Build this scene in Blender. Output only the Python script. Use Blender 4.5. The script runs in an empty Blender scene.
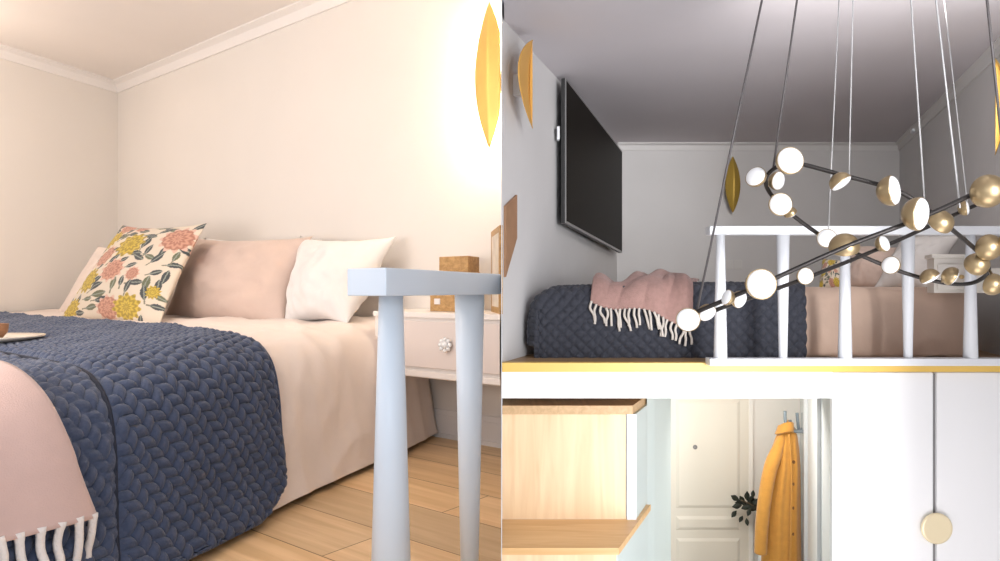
import bpy, bmesh, math, random
from mathutils import Vector, Matrix, noise
random.seed(7)
PI = math.pi
F = 700.0; HOR = 290.0; CZ = 2.70          # focal length in pixels, horizon row, eye height above the entrance floor
scene = bpy.context.scene
C = scene.collection

# ---------------------------------------------------------------- camera, world, lights, exposure
cam_d = bpy.data.cameras.new('camera'); cam = bpy.data.objects.new('camera', cam_d); C.objects.link(cam)
cam.location = (0, 0, CZ); cam.rotation_euler = (PI/2, 0, 0)
cam_d.sensor_fit = 'HORIZONTAL'; cam_d.sensor_width = 36; cam_d.lens = F/1000*36
cam_d.shift_y = (HOR-280.5)/1000; cam_d.clip_start = .02; cam_d.clip_end = 60
scene.camera = cam
w = bpy.data.worlds.new('world'); scene.world = w; w.use_nodes = True
bg = w.node_tree.nodes['Background']; bg.inputs[0].default_value = (.86, .9, 1, 1); bg.inputs[1].default_value = .8
scene.view_settings.view_transform = 'Standard'; scene.view_settings.look = 'None'
scene.view_settings.gamma = 1; scene.view_settings.exposure = .15
try: scene.view_settings.use_curve_mapping = False
except Exception: pass

def area(name, loc, target, sx, sy, power, col):
    d = bpy.data.lights.new(name, 'AREA'); d.shape = 'RECTANGLE'; d.size = sx; d.size_y = sy; d.energy = power; d.color = col
    o = bpy.data.objects.new(name, d); C.objects.link(o); o.location = loc
    o.rotation_euler = (Vector(target)-Vector(loc)).to_track_quat('-Z', 'Y').to_euler(); return o
wd = area('deep_loft_fill', (3.1, -4.0, 3.1), (3.9, 7.2, 3.3), 2.6, 1.8, 105, (.99, .985, 1)); wd.data.spread = math.radians(58)  # unseen fill added far behind the camera to lift the deep loft
area('lower_front_fill', (2.9, -.9, 1.9), (2.4, 4, 1.5), 2.2, 2.0, 92, (.98, .985, 1))  # unseen fill panel added to whiten the fronts below the loft
area('loft_bounce_fill', (2.1, 2.0, .9), (2.6, 5.6, 4.1), 2.2, 1.6, 38, (1, .96, .97))  # added uplight imitating light bounced off the floor onto the loft ceiling
lc = area('loft_back_fill', (2.2, 3.05, 4.07), (2.75, 7.2, 3.35), 2.0, .2, 17, (1, .95, .92)); lc.data.spread = math.radians(95)  # no fitting here; extra lamp added to brighten the loft's back wall
area('bedroom_top_fill', (-1.9, 1.7, 4.25), (-2.1, 3.4, 2.6), .9, .9, 23, (1, .90, .80))  # overhead fill added to brighten the bedroom, no such lamp in the room
area('bedroom_up_fill', (-2.0, .9, 2.75), (-2.4, 4.2, 4.3), 1.5, .7, 38, (1, .91, .85))  # upward fill added to lighten the bedroom ceiling and walls
pl_d = bpy.data.lights.new('bedroom_side_lamp', 'POINT'); pl_d.energy = 13; pl_d.color = (1, .85, .72); pl_d.shadow_soft_size = .12
pl_o = bpy.data.objects.new('bedroom_side_lamp', pl_d); C.objects.link(pl_o); pl_o.location = (-3.35, 3.75, 3.85)
area('railing_fill', (-.35, -.9, 3.0), (-.25, 2.0, 2.4), .7, .7, 8, (.86, .93, 1))  # small cool fill added to brighten the railing
area('hall_fill', (1.75, 5.3, 2.04), (1.75, 5.9, 0.6), .8, .5, 20, (1, .95, .89))  # invented lamp under the platform, added to light the hall

# ---------------------------------------------------------------- helpers
def at(px, py, Y): return Vector(((px-500)/F*Y, Y, (HOR-py)/F*Y+CZ))
def zrow(py, Y): return (HOR-py)/F*Y+CZ
O2 = Vector((-.2877, 3.356)); E1 = Vector((.369, .929)); E2 = Vector((-.783, .622))
def S(a, b, z): p = O2+E1*a+E2*b; return Vector((p.x, p.y, z))
def b_at(px, a):
    k = (px-500)/F; p = O2+E1*a
    return (k*p.y-p.x)/(E2.x-k*E2.y)
def a_at(px, b):
    k = (px-500)/F; p = O2+E2*b
    return (k*p.y-p.x)/(E1.x-k*E1.y)
def X_(px, Y): return (px-500)/F*Y
R0 = Vector((.011, 3.86)); ER = Vector((.3375, .9413))
def RR(c, d, z): return Vector((R0.x+c+ER.x*d, R0.y+ER.y*d, z))

def link(name, me, m=None, parent=None, smooth=False):
    o = bpy.data.objects.new(name, me); C.objects.link(o)
    if m: me.materials.append(m)
    if parent: o.parent = parent; o.matrix_parent_inverse = Matrix.Translation(-parent.location) if parent.type == 'EMPTY' else Matrix.Identity(4)
    if smooth:
        for p in me.polygons: p.use_smooth = True
    return o
def from_bm(name, bm, m, parent=None, smooth=False, bevel=0):
    bmesh.ops.recalc_face_normals(bm, faces=bm.faces[:])
    me = bpy.data.meshes.new(name); bm.to_mesh(me); bm.free()
    o = link(name, me, m, parent, smooth)
    if bevel:
        md = o.modifiers.new('bevel', 'BEVEL'); md.width = bevel; md.segments = 2; md.limit_method = 'ANGLE'
    return o
def prism_bm(bm, plan, z0, z1):
    n = len(plan); lo = [bm.verts.new((p[0], p[1], z0)) for p in plan]; hi = [bm.verts.new((p[0], p[1], z1)) for p in plan]
    bm.faces.new(lo[::-1]); bm.faces.new(hi)
    for i in range(n): bm.faces.new((lo[i], lo[(i+1) % n], hi[(i+1) % n], hi[i]))
def prism(name, plan, z0, z1, m, parent=None, bevel=0):
    bm = bmesh.new(); prism_bm(bm, plan, z0, z1); return from_bm(name, bm, m, parent, bevel=bevel)
def rect(x0, x1, y0, y1): return [(x0, y0), (x1, y0), (x1, y1), (x0, y1)]
def hexa(bm, p):   # 8 corners: near quad 0-3, far quad 4-7
    v = [bm.verts.new(q) for q in p]
    for f in ((0,1,2,3),(7,6,5,4),(0,4,5,1),(1,5,6,2),(2,6,7,3),(3,7,4,0)): bm.faces.new([v[i] for i in f])
def hexobj(name, p, m, parent=None, bevel=0):
    bm = bmesh.new(); hexa(bm, p); return from_bm(name, bm, m, parent, bevel=bevel)
def grid_bm(bm, nu, nv, fn):
    vs = [[bm.verts.new(fn(i/nu, j/nv)) for j in range(nv+1)] for i in range(nu+1)]
    for i in range(nu):
        for j in range(nv): bm.faces.new((vs[i][j], vs[i+1][j], vs[i+1][j+1], vs[i][j+1]))
    return vs
def sheet(name, nu, nv, fn, m, parent=None, thick=.006):
    bm = bmesh.new(); grid_bm(bm, nu, nv, fn); o = from_bm(name, bm, m, parent, True)
    if thick:
        md = o.modifiers.new('thickness', 'SOLIDIFY'); md.thickness = thick; md.offset = 0
    return o
def tube_bm(bm, pts, rad, n=10, closed=False):
    pts = [Vector(p) for p in pts]; N = len(pts); rings = []
    vert = any(abs((b_-a_).normalized().z) > .9 for a_, b_ in zip(pts, pts[1:]))
    up = Vector((0, 1, 0)) if vert else Vector((0, 0, 1))
    for i, p in enumerate(pts):
        t = (pts[(i+1) % N]-pts[i-1]) if closed else (pts[min(i+1, N-1)]-pts[max(i-1, 0)])
        t.normalize(); u = up if abs(t.dot(up)) < .97 else Vector((1, 0, 0))
        x = t.cross(u).normalized(); y = x.cross(t).normalized()
        r = rad[i] if isinstance(rad, (list, tuple)) else rad
        rings.append([bm.verts.new(p+x*math.cos(2*PI*k/n)*r+y*math.sin(2*PI*k/n)*r) for k in range(n)])
    for i in range(N if closed else N-1):
        a, b = rings[i], rings[(i+1) % N]
        for k in range(n): bm.faces.new((a[k], a[(k+1) % n], b[(k+1) % n], b[k]))
    if not closed: bm.faces.new(rings[0][::-1]); bm.faces.new(rings[-1])
def tube(name, pts, rad, m, parent=None, n=10, closed=False):
    bm = bmesh.new(); tube_bm(bm, pts, rad, n, closed); return from_bm(name, bm, m, parent, True)
def lathe_bm(bm, prof, M, n=28):   # prof: list of (r, h) along axis z of M
    rings = []
    for r, h in prof:
        if r < 1e-6: rings.append([bm.verts.new(M @ Vector((0, 0, h)))])
        else: rings.append([bm.verts.new(M @ Vector((r*math.cos(2*PI*k/n), r*math.sin(2*PI*k/n), h))) for k in range(n)])
    for a, b in zip(rings, rings[1:]):
        for k in range(n):
            k2 = (k+1) % n
            if len(a) == 1 and len(b) == 1: continue
            if len(a) == 1: bm.faces.new((a[0], b[k2], b[k]))
            elif len(b) == 1: bm.faces.new((a[k], a[k2], b[0]))
            else: bm.faces.new((a[k], a[k2], b[k2], b[k]))
    if len(rings[0]) > 1: bm.faces.new(rings[0][::-1])
    if len(rings[-1]) > 1: bm.faces.new(rings[-1])
def frame_of(loc, d):
    q = Vector(d).normalized().to_track_quat('Z', 'Y'); return Matrix.Translation(loc) @ q.to_matrix().to_4x4()
def lathe(name, prof, loc, d, m, parent=None, n=28, smooth=True):
    bm = bmesh.new(); lathe_bm(bm, prof, frame_of(loc, d), n); return from_bm(name, bm, m, parent, smooth)
def smooth_path(pts, k=8, closed=False):
    out = []; N = len(pts); P = [Vector(p) for p in pts]
    for i in range(N if closed else N-1):
        if closed: p0, p1, p2, p3 = P[i-1], P[i], P[(i+1) % N], P[(i+2) % N]
        else: p0, p1, p2, p3 = P[max(i-1, 0)], P[i], P[i+1], P[min(i+2, N-1)]
        for j in range(k):
            t = j/k
            out.append(.5*((2*p1)+(p2-p0)*t+(2*p0-5*p1+4*p2-p3)*t*t+(3*p1-3*p2+p3-p0)*t**3))
    if not closed: out.append(P[-1])
    return out
def empty(name, loc): o = bpy.data.objects.new(name, None); C.objects.link(o); o.location = loc; o.empty_display_size = .05; return o
def tag(o, label, cat, group=None):
    o['label'] = label; o['category'] = cat
    if group: o['group'] = group
    return o
def struct(o, label=None):
    o['kind'] = 'structure'
    if label: o['label'] = label
    return o

# ---------------------------------------------------------------- materials
def mat(name, col, rough=.6, metal=0, emit=0, ecol=None, var=0, vscale=8, bump=0, bscale=60, spec=None, sheen=0, coat=0):
    m = bpy.data.materials.new(name); m.use_nodes = True; nt = m.node_tree; b = nt.nodes['Principled BSDF']
    b.inputs['Base Color'].default_value = (*col, 1); b.inputs['Roughness'].default_value = rough; b.inputs['Metallic'].default_value = metal
    if spec is not None: b.inputs['Specular IOR Level'].default_value = spec
    if sheen: b.inputs['Sheen Weight'].default_value = sheen
    if coat: b.inputs['Coat Weight'].default_value = coat; b.inputs['Coat Roughness'].default_value = .15
    if emit: b.inputs['Emission Color'].default_value = (*(ecol or col), 1); b.inputs['Emission Strength'].default_value = emit
    tc = nt.nodes.new('ShaderNodeTexCoord')
    if var:
        n = nt.nodes.new('ShaderNodeTexNoise'); n.inputs['Scale'].default_value = vscale; n.inputs['Detail'].default_value = 4
        nt.links.new(tc.outputs['Object'], n.inputs['Vector'])
        r = nt.nodes.new('ShaderNodeValToRGB')
        r.color_ramp.elements[0].position = .3; r.color_ramp.elements[1].position = .7
        r.color_ramp.elements[0].color = (*[c*(1-var) for c in col], 1); r.color_ramp.elements[1].color = (*[min(1, c*(1+var)) for c in col], 1)
        nt.links.new(n.outputs['Fac'], r.inputs['Fac']); nt.links.new(r.outputs['Color'], b.inputs['Base Color'])
    if bump:
        n2 = nt.nodes.new('ShaderNodeTexNoise'); n2.inputs['Scale'].default_value = bscale; n2.inputs['Detail'].default_value = 3
        nt.links.new(tc.outputs['Object'], n2.inputs['Vector'])
        bp = nt.nodes.new('ShaderNodeBump'); bp.inputs['Strength'].default_value = bump; bp.inputs['Distance'].default_value = .01
        nt.links.new(n2.outputs['Fac'], bp.inputs['Height']); nt.links.new(bp.outputs['Normal'], b.inputs['Normal'])
    return m
def wood(name, c1, c2, ang=0, grain=(1.2, 22, 22), rough=.45, planks=None, seam=(.12, .06, .03)):
    """wood whose grain runs along the direction ang (radians in plan); planks=(length,width) adds board joints"""
    m = bpy.data.materials.new(name); m.use_nodes = True; nt = m.node_tree; b = nt.nodes['Principled BSDF']; b.inputs['Roughness'].default_value = rough
    tc = nt.nodes.new('ShaderNodeTexCoord'); mp = nt.nodes.new('ShaderNodeMapping'); mp.vector_type = 'TEXTURE'; mp.inputs['Rotation'].default_value[2] = ang
    nt.links.new(tc.outputs['Object'], mp.inputs['Vector'])
    mg = nt.nodes.new('ShaderNodeMapping'); mg.inputs['Scale'].default_value = grain; nt.links.new(mp.outputs['Vector'], mg.inputs['Vector'])
    n = nt.nodes.new('ShaderNodeTexNoise'); n.inputs['Scale'].default_value = 1.6; n.inputs['Detail'].default_value = 7; n.inputs['Distortion'].default_value = .7
    nt.links.new(mg.outputs['Vector'], n.inputs['Vector'])
    r = nt.nodes.new('ShaderNodeValToRGB'); r.color_ramp.elements[0].position = .34; r.color_ramp.elements[1].position = .68
    r.color_ramp.elements[0].color = (*c1, 1); r.color_ramp.elements[1].color = (*c2, 1)
    nt.links.new(n.outputs['Fac'], r.inputs['Fac']); out = r.outputs['Color']
    if planks:
        br = nt.nodes.new('ShaderNodeTexBrick'); br.offset = .37; br.inputs['Scale'].default_value = 1
        br.inputs['Brick Width'].default_value = planks[0]; br.inputs['Row Height'].default_value = planks[1]
        br.inputs['Mortar Size'].default_value = .0022; br.inputs['Mortar Smooth'].default_value = .3; br.inputs['Bias'].default_value = 0
        br.inputs['Color1'].default_value = (.78, .78, .78, 1); br.inputs['Color2'].default_value = (1.12, 1.08, 1.04, 1); br.inputs['Mortar'].default_value = (*seam, 1)
        nt.links.new(mp.outputs['Vector'], br.inputs['Vector'])
        mx = nt.nodes.new('ShaderNodeMix'); mx.data_type = 'RGBA'; mx.blend_type = 'MULTIPLY'; mx.inputs['Factor'].default_value = 1
        nt.links.new(out, mx.inputs['A']); nt.links.new(br.outputs['Color'], mx.inputs['B']); out = mx.outputs['Result']
    nt.links.new(out, b.inputs['Base Color'])
    bp = nt.nodes.new('ShaderNodeBump'); bp.inputs['Strength'].default_value = .12; bp.inputs['Distance'].default_value = .01
    nt.links.new(n.outputs['Fac'], bp.inputs['Height']); nt.links.new(bp.outputs['Normal'], b.inputs['Normal'])
    return m
def attr_mat(name, attr, rough=.85, bump=.15, bscale=250):
    m = mat(name, (1, 1, 1), rough, bump=bump, bscale=bscale, sheen=.1); nt = m.node_tree
    a = nt.nodes.new('ShaderNodeVertexColor'); a.layer_name = attr
    nt.links.new(a.outputs['Color'], nt.nodes['Principled BSDF'].inputs['Base Color']); return m

M_wall = mat('painted_wall_warm', (.76, .712, .66), .85, var=.012, vscale=2.5, bump=.05, bscale=120)
M_ceil = mat('painted_ceiling_warm', (.80, .745, .70), .9, var=.012, vscale=2)
M_trim = mat('painted_trim', (.80, .76, .73), .6)
M_wall2 = mat('painted_wall_grey', (.64, .63, .625), .85, var=.02, vscale=2.5, bump=.05, bscale=120)
M_ceil2 = mat('painted_ceiling_grey', (.64, .61, .635), .9, var=.02, vscale=1.5)
M_trim2 = mat('painted_trim_grey', (.68, .67, .66), .6)
M_white = mat('white_lacquer', (.80, .82, .85), .35)
M_gloss = mat('white_cabinet_front', (.9, .9, .905), .3)
M_rail = mat('white_painted_balusters', (.80, .895, .99), .35)
M_floor = wood('oak_floor_boards', (.64, .42, .21), (.82, .58, .34), math.atan2(E2.y, E2.x), (1.0, 14, 14), .42, (2.4, .23), (.3, .2, .12))
M_plat = wood('loft_floor_wood', (.30, .18, .09), (.45, .28, .15), 0)
M_edge = mat('yellow_edge_strip', (.80, .53, .13), .35, var=.05, vscale=3)
M_maple = wood('pale_maple', (.80, .56, .33), (.93, .72, .47), PI/2, (9, 9, .8), .4)
M_maple_top = wood('pale_maple_top', (.72, .44, .19), (.86, .58, .30), 0, (1.2, 12, 12), .4)
M_mapleedge = wood('maple_edge', (.55, .36, .18), (.68, .46, .25), PI/2)
M_oak = wood('oak_brown', (.36, .20, .07), (.55, .33, .13), 0, (3, 40, 40), .5)
M_brass = mat('brushed_brass', (.72, .52, .26), .36, 1, var=.06, vscale=20)
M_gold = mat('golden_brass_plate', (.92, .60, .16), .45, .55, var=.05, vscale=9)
M_shell = mat('champagne_brass', (.43, .32, .18), .36, .9)
M_diff = mat('frosted_white_glass', (.86, .86, .86), .35, emit=.04, ecol=(1, .98, .96))
M_black = mat('blackened_metal', (.035, .03, .028), .4, .6)
M_cable = mat('dark_cable', (.09, .08, .08), .5)
M_cablew = mat('pale_cable', (.42, .42, .42), .6)
M_duvet = mat('blush_cotton', (.75, .64, .57), .9, var=.03, vscale=6, bump=.12, bscale=45, sheen=.2)
M_cover = mat('beige_cotton', (.62, .45, .35), .9, var=.05, vscale=6, bump=.15, bscale=30, sheen=.2)
M_quilt = mat('navy_quilt_cotton', (.043, .060, .112), .82, var=.10, vscale=60, bump=.25, bscale=160, sheen=.2)
M_quilt2 = mat('slate_quilt_cotton', (.035, .038, .052), .82, var=.10, vscale=60, bump=.25, bscale=160, sheen=.1)
M_crease = mat('painted_crease_shade', (.012, .016, .032), .8)  # shade of the quilt crease given as a near-black colour
M_pinkp = mat('rose_pillow_cotton', (.58, .445, .38), .92, var=.03, vscale=10, bump=.2, bscale=25, sheen=.2)
M_whitep = mat('white_pillow_cotton', (.70, .67, .65), .92, var=.02, vscale=10, bump=.2, bscale=25, sheen=.2)
M_throw = mat('pink_wool', (.56, .39, .345), .95, var=.03, vscale=20, bump=.2, bscale=300, sheen=.3)
M_throw2 = mat('dusty_pink_wool', (.38, .225, .195), .95, var=.1, vscale=35, bump=.5, bscale=140, sheen=.2)
M_fringe = mat('cream_wool', (.80, .74, .70), .95, bump=.5, bscale=200, sheen=.3)
M_fringe2 = mat('cream_wool_dim', (.66, .60, .54), .95, bump=.5, bscale=200)
M_matt = mat('mattress_cloth', (.72, .66, .6), .9)
M_screen = mat('tv_screen_glass', (.010, .008, .006), .45, spec=.05)
M_bezel = mat('tv_bezel', (.03, .03, .03), .4)
M_silver = mat('tv_side_metal', (.42, .42, .42), .35, .8)
M_night = mat('nightstand_paint', (.80, .74, .69), .45)
M_nightF = mat('nightstand_drawer_paint', (.72, .63, .58), .45)
M_glassk = mat('crystal_knob', (.85, .85, .84), .15, coat=1)
M_coat = mat('mustard_wool', (.58, .27, .045), .9, var=.06, vscale=20, bump=.3, bscale=90, sheen=.3)
M_coatd = mat('coat_button', (.22, .09, .02), .6)
M_door = mat('cream_door_paint', (.70, .66, .58), .5)
M_hall = mat('hall_wall_paint', (.80, .775, .73), .8, var=.01, vscale=2)
M_hallr = mat('hall_casing_paint', (.66, .68, .69), .6)
M_mint = mat('pale_mint_panel', (.62, .71, .70), .5)
M_leaf = mat('dark_leaf', (.012, .018, .012), .6, var=.3, vscale=30)
M_stem = mat('stem_brown', (.10, .07, .04), .7)
M_hook = mat('blue_grey_metal', (.24, .29, .33), .4, .3)
M_plate = mat('cream_ceramic', (.78, .70, .60), .5)
M_brown = mat('brown_stoneware', (.24, .11, .05), .6, var=.2, vscale=30)
M_groove = mat('grey_groove', (.22, .21, .21), .5)
M_plast = mat('socket_plastic', (.66, .65, .63), .5)
M_ground = mat('entrance_floor_tile', (.5, .46, .42), .5)
M_paper = mat('picture_print', (.68, .60, .50), .7, var=.15, vscale=14)

# ---------------------------------------------------------------- bedroom shell (left)
ZF = CZ-.70; ZC = CZ+1.627; BC = 3.486       # floor, ceiling, b of the far corner
XD = .0019                                     # the partition's bedroom face lies on X = XD*Y
b0 = b_at(501.2, 0)
def wallslab(name, p, q, out, z0, z1, m):      # slab from p to q, thickness vector out
    return prism(name, [p, q, (q[0]+out[0], q[1]+out[1]), (p[0]+out[0], p[1]+out[1])], z0, z1, m)
pb = S(0, b0, 0); pc = S(0, BC, 0); pl = S(-3.6, BC, 0)
struct(prism('wall_back', [pb[:2], pc[:2], (pc.x+E1.x*.12, pc.y+E1.y*.12), (XD*3.3, pb.y+.17)], ZF, ZC, M_wall), 'beige bedroom wall behind the bed')
struct(wallslab('wall_left', pc[:2], pl[:2], tuple(E2*.12), ZF, ZC, M_wall), 'beige bedroom wall at the far side of the bed')
flo = [S(-3.6, BC, 0)[:2], S(0, BC, 0)[:2], S(0, b0, 0)[:2], (.002, 1.0), (-.0, .3), (-1.6, .2)]
struct(prism('floor', flo, ZF-.12, ZF, M_floor), 'oak board floor')
struct(prism('ceiling', flo, ZC, ZC+.1, M_ceil), 'pale bedroom ceiling')
# cornice: profile swept along both walls
def cornice(name, pA, pB, inn, m, ztop, h=.075, dpt=.075, ia=0, ib=0):
    prof = [(0, -h), (.012, -h), (.016, -h*.8), (dpt*.45, -h*.35), (dpt*.9, -h*.18), (dpt, -h*.16), (dpt, 0), (0, 0)]
    bm = bmesh.new(); d = (Vector(pB)-Vector(pA)).normalized(); rows = []
    for P_, s in ((Vector(pA), ia), (Vector(pB), -ib)):
        rows.append([bm.verts.new((P_.x+inn[0]*x+d.x*s*x, P_.y+inn[1]*x+d.y*s*x, ztop+z)) for x, z in prof])
    n = len(prof)
    for i in range(n): bm.faces.new((rows[0][i], rows[0][(i+1) % n], rows[1][(i+1) % n], rows[1][i]))
    bm.faces.new(rows[0]); bm.faces.new(rows[1][::-1])
    return from_bm(name, bm, m)
struct(cornice('trim_1', pb[:2], pc[:2], tuple(-E1), M_trim, ZC, ib=.75), 'cornice on the bedroom back wall')
struct(cornice('trim_2', pl[:2], pc[:2], tuple(-E2), M_trim, ZC, ib=.75), 'cornice on the bedroom far wall')
def board(name, a0, a1, b_0, b_1, z0, z1, m, parent=None, bevel=0):
    return prism(name, [S(a0, b_0, 0)[:2], S(a0, b_1, 0)[:2], S(a1, b_1, 0)[:2], S(a1, b_0, 0)[:2]], z0, z1, m, parent, bevel)
bb = bmesh.new()
for a0, z0, z1 in ((-.018, ZF, ZF+.105), (-.012, ZF+.105, ZF+.13), (-.026, ZF, ZF+.02)):
    prism_bm(bb, [S(a0, b_at(501, a0), 0)[:2], S(a0, BC-.02, 0)[:2], S(0, BC-.02, 0)[:2], S(0, b0, 0)[:2]], z0, z1)
struct(from_bm('baseboard_back', bb, M_trim), 'white skirting under the bedroom wall')

# partition between the two rooms: bedroom face on X = XD*Y, other face is the loft's left wall
def lw(Y): return R0.x+ER.x/ER.y*(Y-R0.y)
part = [(XD*1.0, 1.0), (XD*1.0+.0009, 1.0), (.0102, 3.86), (lw(7.17)+.0, 7.17), (lw(7.17), 7.4), (XD*7.4, 7.4)]
pbm = bmesh.new(); prism_bm(pbm, part, CZ-.59, CZ+1.75)
prism_bm(pbm, [(XD, 1.0), (XD+.0009, 1.0), (.0027*7.4, 7.4), (XD*7.4, 7.4)], 0, CZ-.59)
struct(from_bm('wall_partition', pbm, M_wall2), 'grey partition wall carrying the television')

# ---------------------------------------------------------------- draped bedding (left)
def ztop(a, b): return CZ-.152-.031*min(a*a, 3.6)+.012*min(b, 2)/2
PROF = [(.0, 0.01), (.035, .22), (.062, .5), (.085, .72), (.125, .88), (.20, .965), (.31, .995), (.45, 1.), (.8, 1.), (1.4, 1.), (2.2, 1.), (3.44, 1.)]
cum = [0]
for (b1, z1), (b2, z2) in zip(PROF, PROF[1:]): cum.append(cum[-1]+math.hypot(b2-b1, (z2-z1)*.5))
PV = [Vector((b, z, 0)) for b, z in PROF]
def prof(s):
    s = max(0, min(cum[-1], s))
    for i in range(len(cum)-1):
        if s <= cum[i+1]: break
    t = (s-cum[i])/(cum[i+1]-cum[i]); p0, p1, p2, p3 = PV[max(i-1, 0)], PV[i], PV[i+1], PV[min(i+2, len(PV)-1)]
    m1 = (p2-p0)/(cum[min(i+1, len(cum)-1)]-cum[max(i-1, 0)]); m2 = (p3-p1)/(cum[min(i+2, len(cum)-1)]-cum[i]); L = cum[i+1]-cum[i]
    h = p1*(2*t**3-3*t*t+1)+m1*L*(t**3-2*t*t+t)+p2*(-2*t**3+3*t*t)+m2*L*(t**3-t*t)
    return h.x, h.y
def base(a, s):
    b, zf = prof(s); zt = ztop(a, b); side = max(0, 1-s/.6)
    b += side*.022*math.sin(a*5.2+s*1.4)*(.4+.6*noise.noise(Vector((a*2, s*1.5, 3))))
    fl_ = max(0, 1-s/.55); b -= .055*(-a)*fl_; a -= .085*fl_*min(1, -a*1.5)
    return S(a, b, ZF+(zt-ZF)*zf)
def bedpt(a, s, off=0, fn=None):
    e = .004; p = base(a, s); n = (base(a+e, s)-base(a-e, s)).cross(base(a, s+e)-base(a, s-e)).normalized()
    if n.x < 0 and abs(n.z) < .5: n = -n
    if abs(n.z) >= .5 and n.z < 0: n = -n
    return p+n*off
def wr(a, s):
    side = max(0, min(1, 1.2-s/.75))
    v = .010*noise.noise(Vector((a*3, s*2.2, 0)))+.006*noise.noise(Vector((a*7+s*3, s*5, 5)))
    fold = .013*side*(1-abs(noise.noise(Vector((a*6+1.4*s, s*.9, 9))))*2.2)
    crease = .008*(1-abs(noise.noise(Vector((a*4-s*3, a*2+s*2.5, 2))))*4)
    return v+fold+max(crease, -.004)
bed = empty('bed', S(-1.5, 1.9, ZF))
tag(bed, 'wide low bed against the beige wall, hidden under its blush and navy covers', 'bed')
board('bed_base', -2.9, -.05, .22, 3.40, ZF, ZF+.20, M_maple_top, bed, .01)
board('mattress', -2.88, -.06, .24, 3.38, ZF+.20, ZF+.33, M_matt, bed, .04)
dv = sheet('duvet', 190, 120, lambda u, v: (lambda a, s: bedpt(a, s, wr(a, s)*(1 if a < -.06 else .3)))(-2.95+2.92*u, .014+(cum[-1]-.04)*(v**1.6)), M_duvet, thick=.012)
tag(dv, 'blush pink duvet cover draped over the bed down to the oak floor', 'duvet')
# quilt: zigzag-stitched puffs
def puff(a, s):
    a, s = a*.83+s*.56, s*.83-a*.56
    k = .036; w = .031; tri = abs(((a/w) % 2)-1)
    q = s/k+.62*tri+.18*a/k+.25*noise.noise(Vector((a*9, s*9, 0)))
    r = abs(math.sin(PI*q)); c = abs(math.sin(PI*a/w))
    return .001+.0175*(r**.7)*(.40+.60*c**.7)
QA = -1.12
def quiltfn(a0, a1, s1):
    def f(u, v):
        a = a0+(a1-a0)*u; s_0 = (.0+.11*max(0, (u-.72)/.28)**2.2) if a1 > -1.5 else .0; s = s_0+(s1-s_0)*(v**1.25)
        edge = min(1, (1-u)*(a1-a0)/.02, 1) if a1 > -1.5 else 1
        ed2 = min(1, u*(a1-a0)/.02) if a1 > -1.5 else min(1, (1-u)*(a1-a0)/.02)
        a += .03*max(0, .5-s)*(.5+noise.noise(Vector((s*4, 1, 1)))) if u > .99 else 0
        return bedpt(a, s, .026+.7*max(wr(a, s), -.01)+puff(a, s)*min(edge, ed2))
    return f
qt = empty('quilt', S(-1.6, .2, ZF))
tag(qt, 'navy zigzag-stitched quilt with corded edges and a crease painted dark across the foot of the blush bed', 'quilt')
sheet('quilt_panel', 200, 600, quiltfn(-1.745, QA, 3.1), M_quilt, qt, .014)
sheet('quilt_panel', 300, 320, quiltfn(-2.85, -1.752, 3.1), M_quilt, qt, .014)
tube('panel_edge', [bedpt(-1.749, .05+i*.02, .036) for i in range(2500)], .0075, M_crease, qt, 8)  # near-black tube painting the shade in the crease between the two panels
tube('panel_edge', [bedpt(QA, .125+i*.02, .028) for i in range(148)], .006, M_quilt, qt, 8)
tube('panel_edge', [bedpt(-2.8+i*.03, .014, .032) for i in range(54)], .006, M_quilt, qt, 8)
# pink throw with fringe
th = empty('throw_blanket', S(-2.2, .3, ZF))
tag(th, 'soft pink wool throw with cream fringe over the foot of the navy quilt', 'blanket')
TB = .185
def throwpt(u, v, off=0):
    s = TB+.10*u*(1-v)+1.25*v; edge = -1.835-.17*min(1, max(0, (s-.16)/.45))
    if s > .6: edge -= .55*(s-.6)
    a = edge-1.05*u
    w_ = .018*math.sin(u*22+s*3)*max(0, 1-v*1.3)+.014*noise.noise(Vector((a*5, s*4, 7)))
    return bedpt(a, s, .062+.022*max(0, 1-3*v)+w_+.03*math.exp(-((s-.55)/.25)**2)+off)
sheet('throw_panel', 90, 110, lambda u, v: throwpt(u, v), M_throw, th, .016)
for i in range(19):
    u = .006+i*.035; p0 = throwpt(u, 0)
    n = Vector((.75, -.45, 0)); sw = [random.uniform(-.018, .018) for _ in range(3)]
    L = .125+random.uniform(-.012, .015)
    pts = smooth_path([p0+Vector((0, 0, .012)), p0+Vector((sw[0]*.6, 0, -L*.3)), p0+Vector((sw[1], 0, -L*.65)), p0+Vector((sw[1]+sw[2]*.6, 0, -L))], 4)
    tube('tassel', pts, [.0105]*2+[.0088]*(len(pts)-3)+[.006], M_fringe, th, 7)

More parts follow.
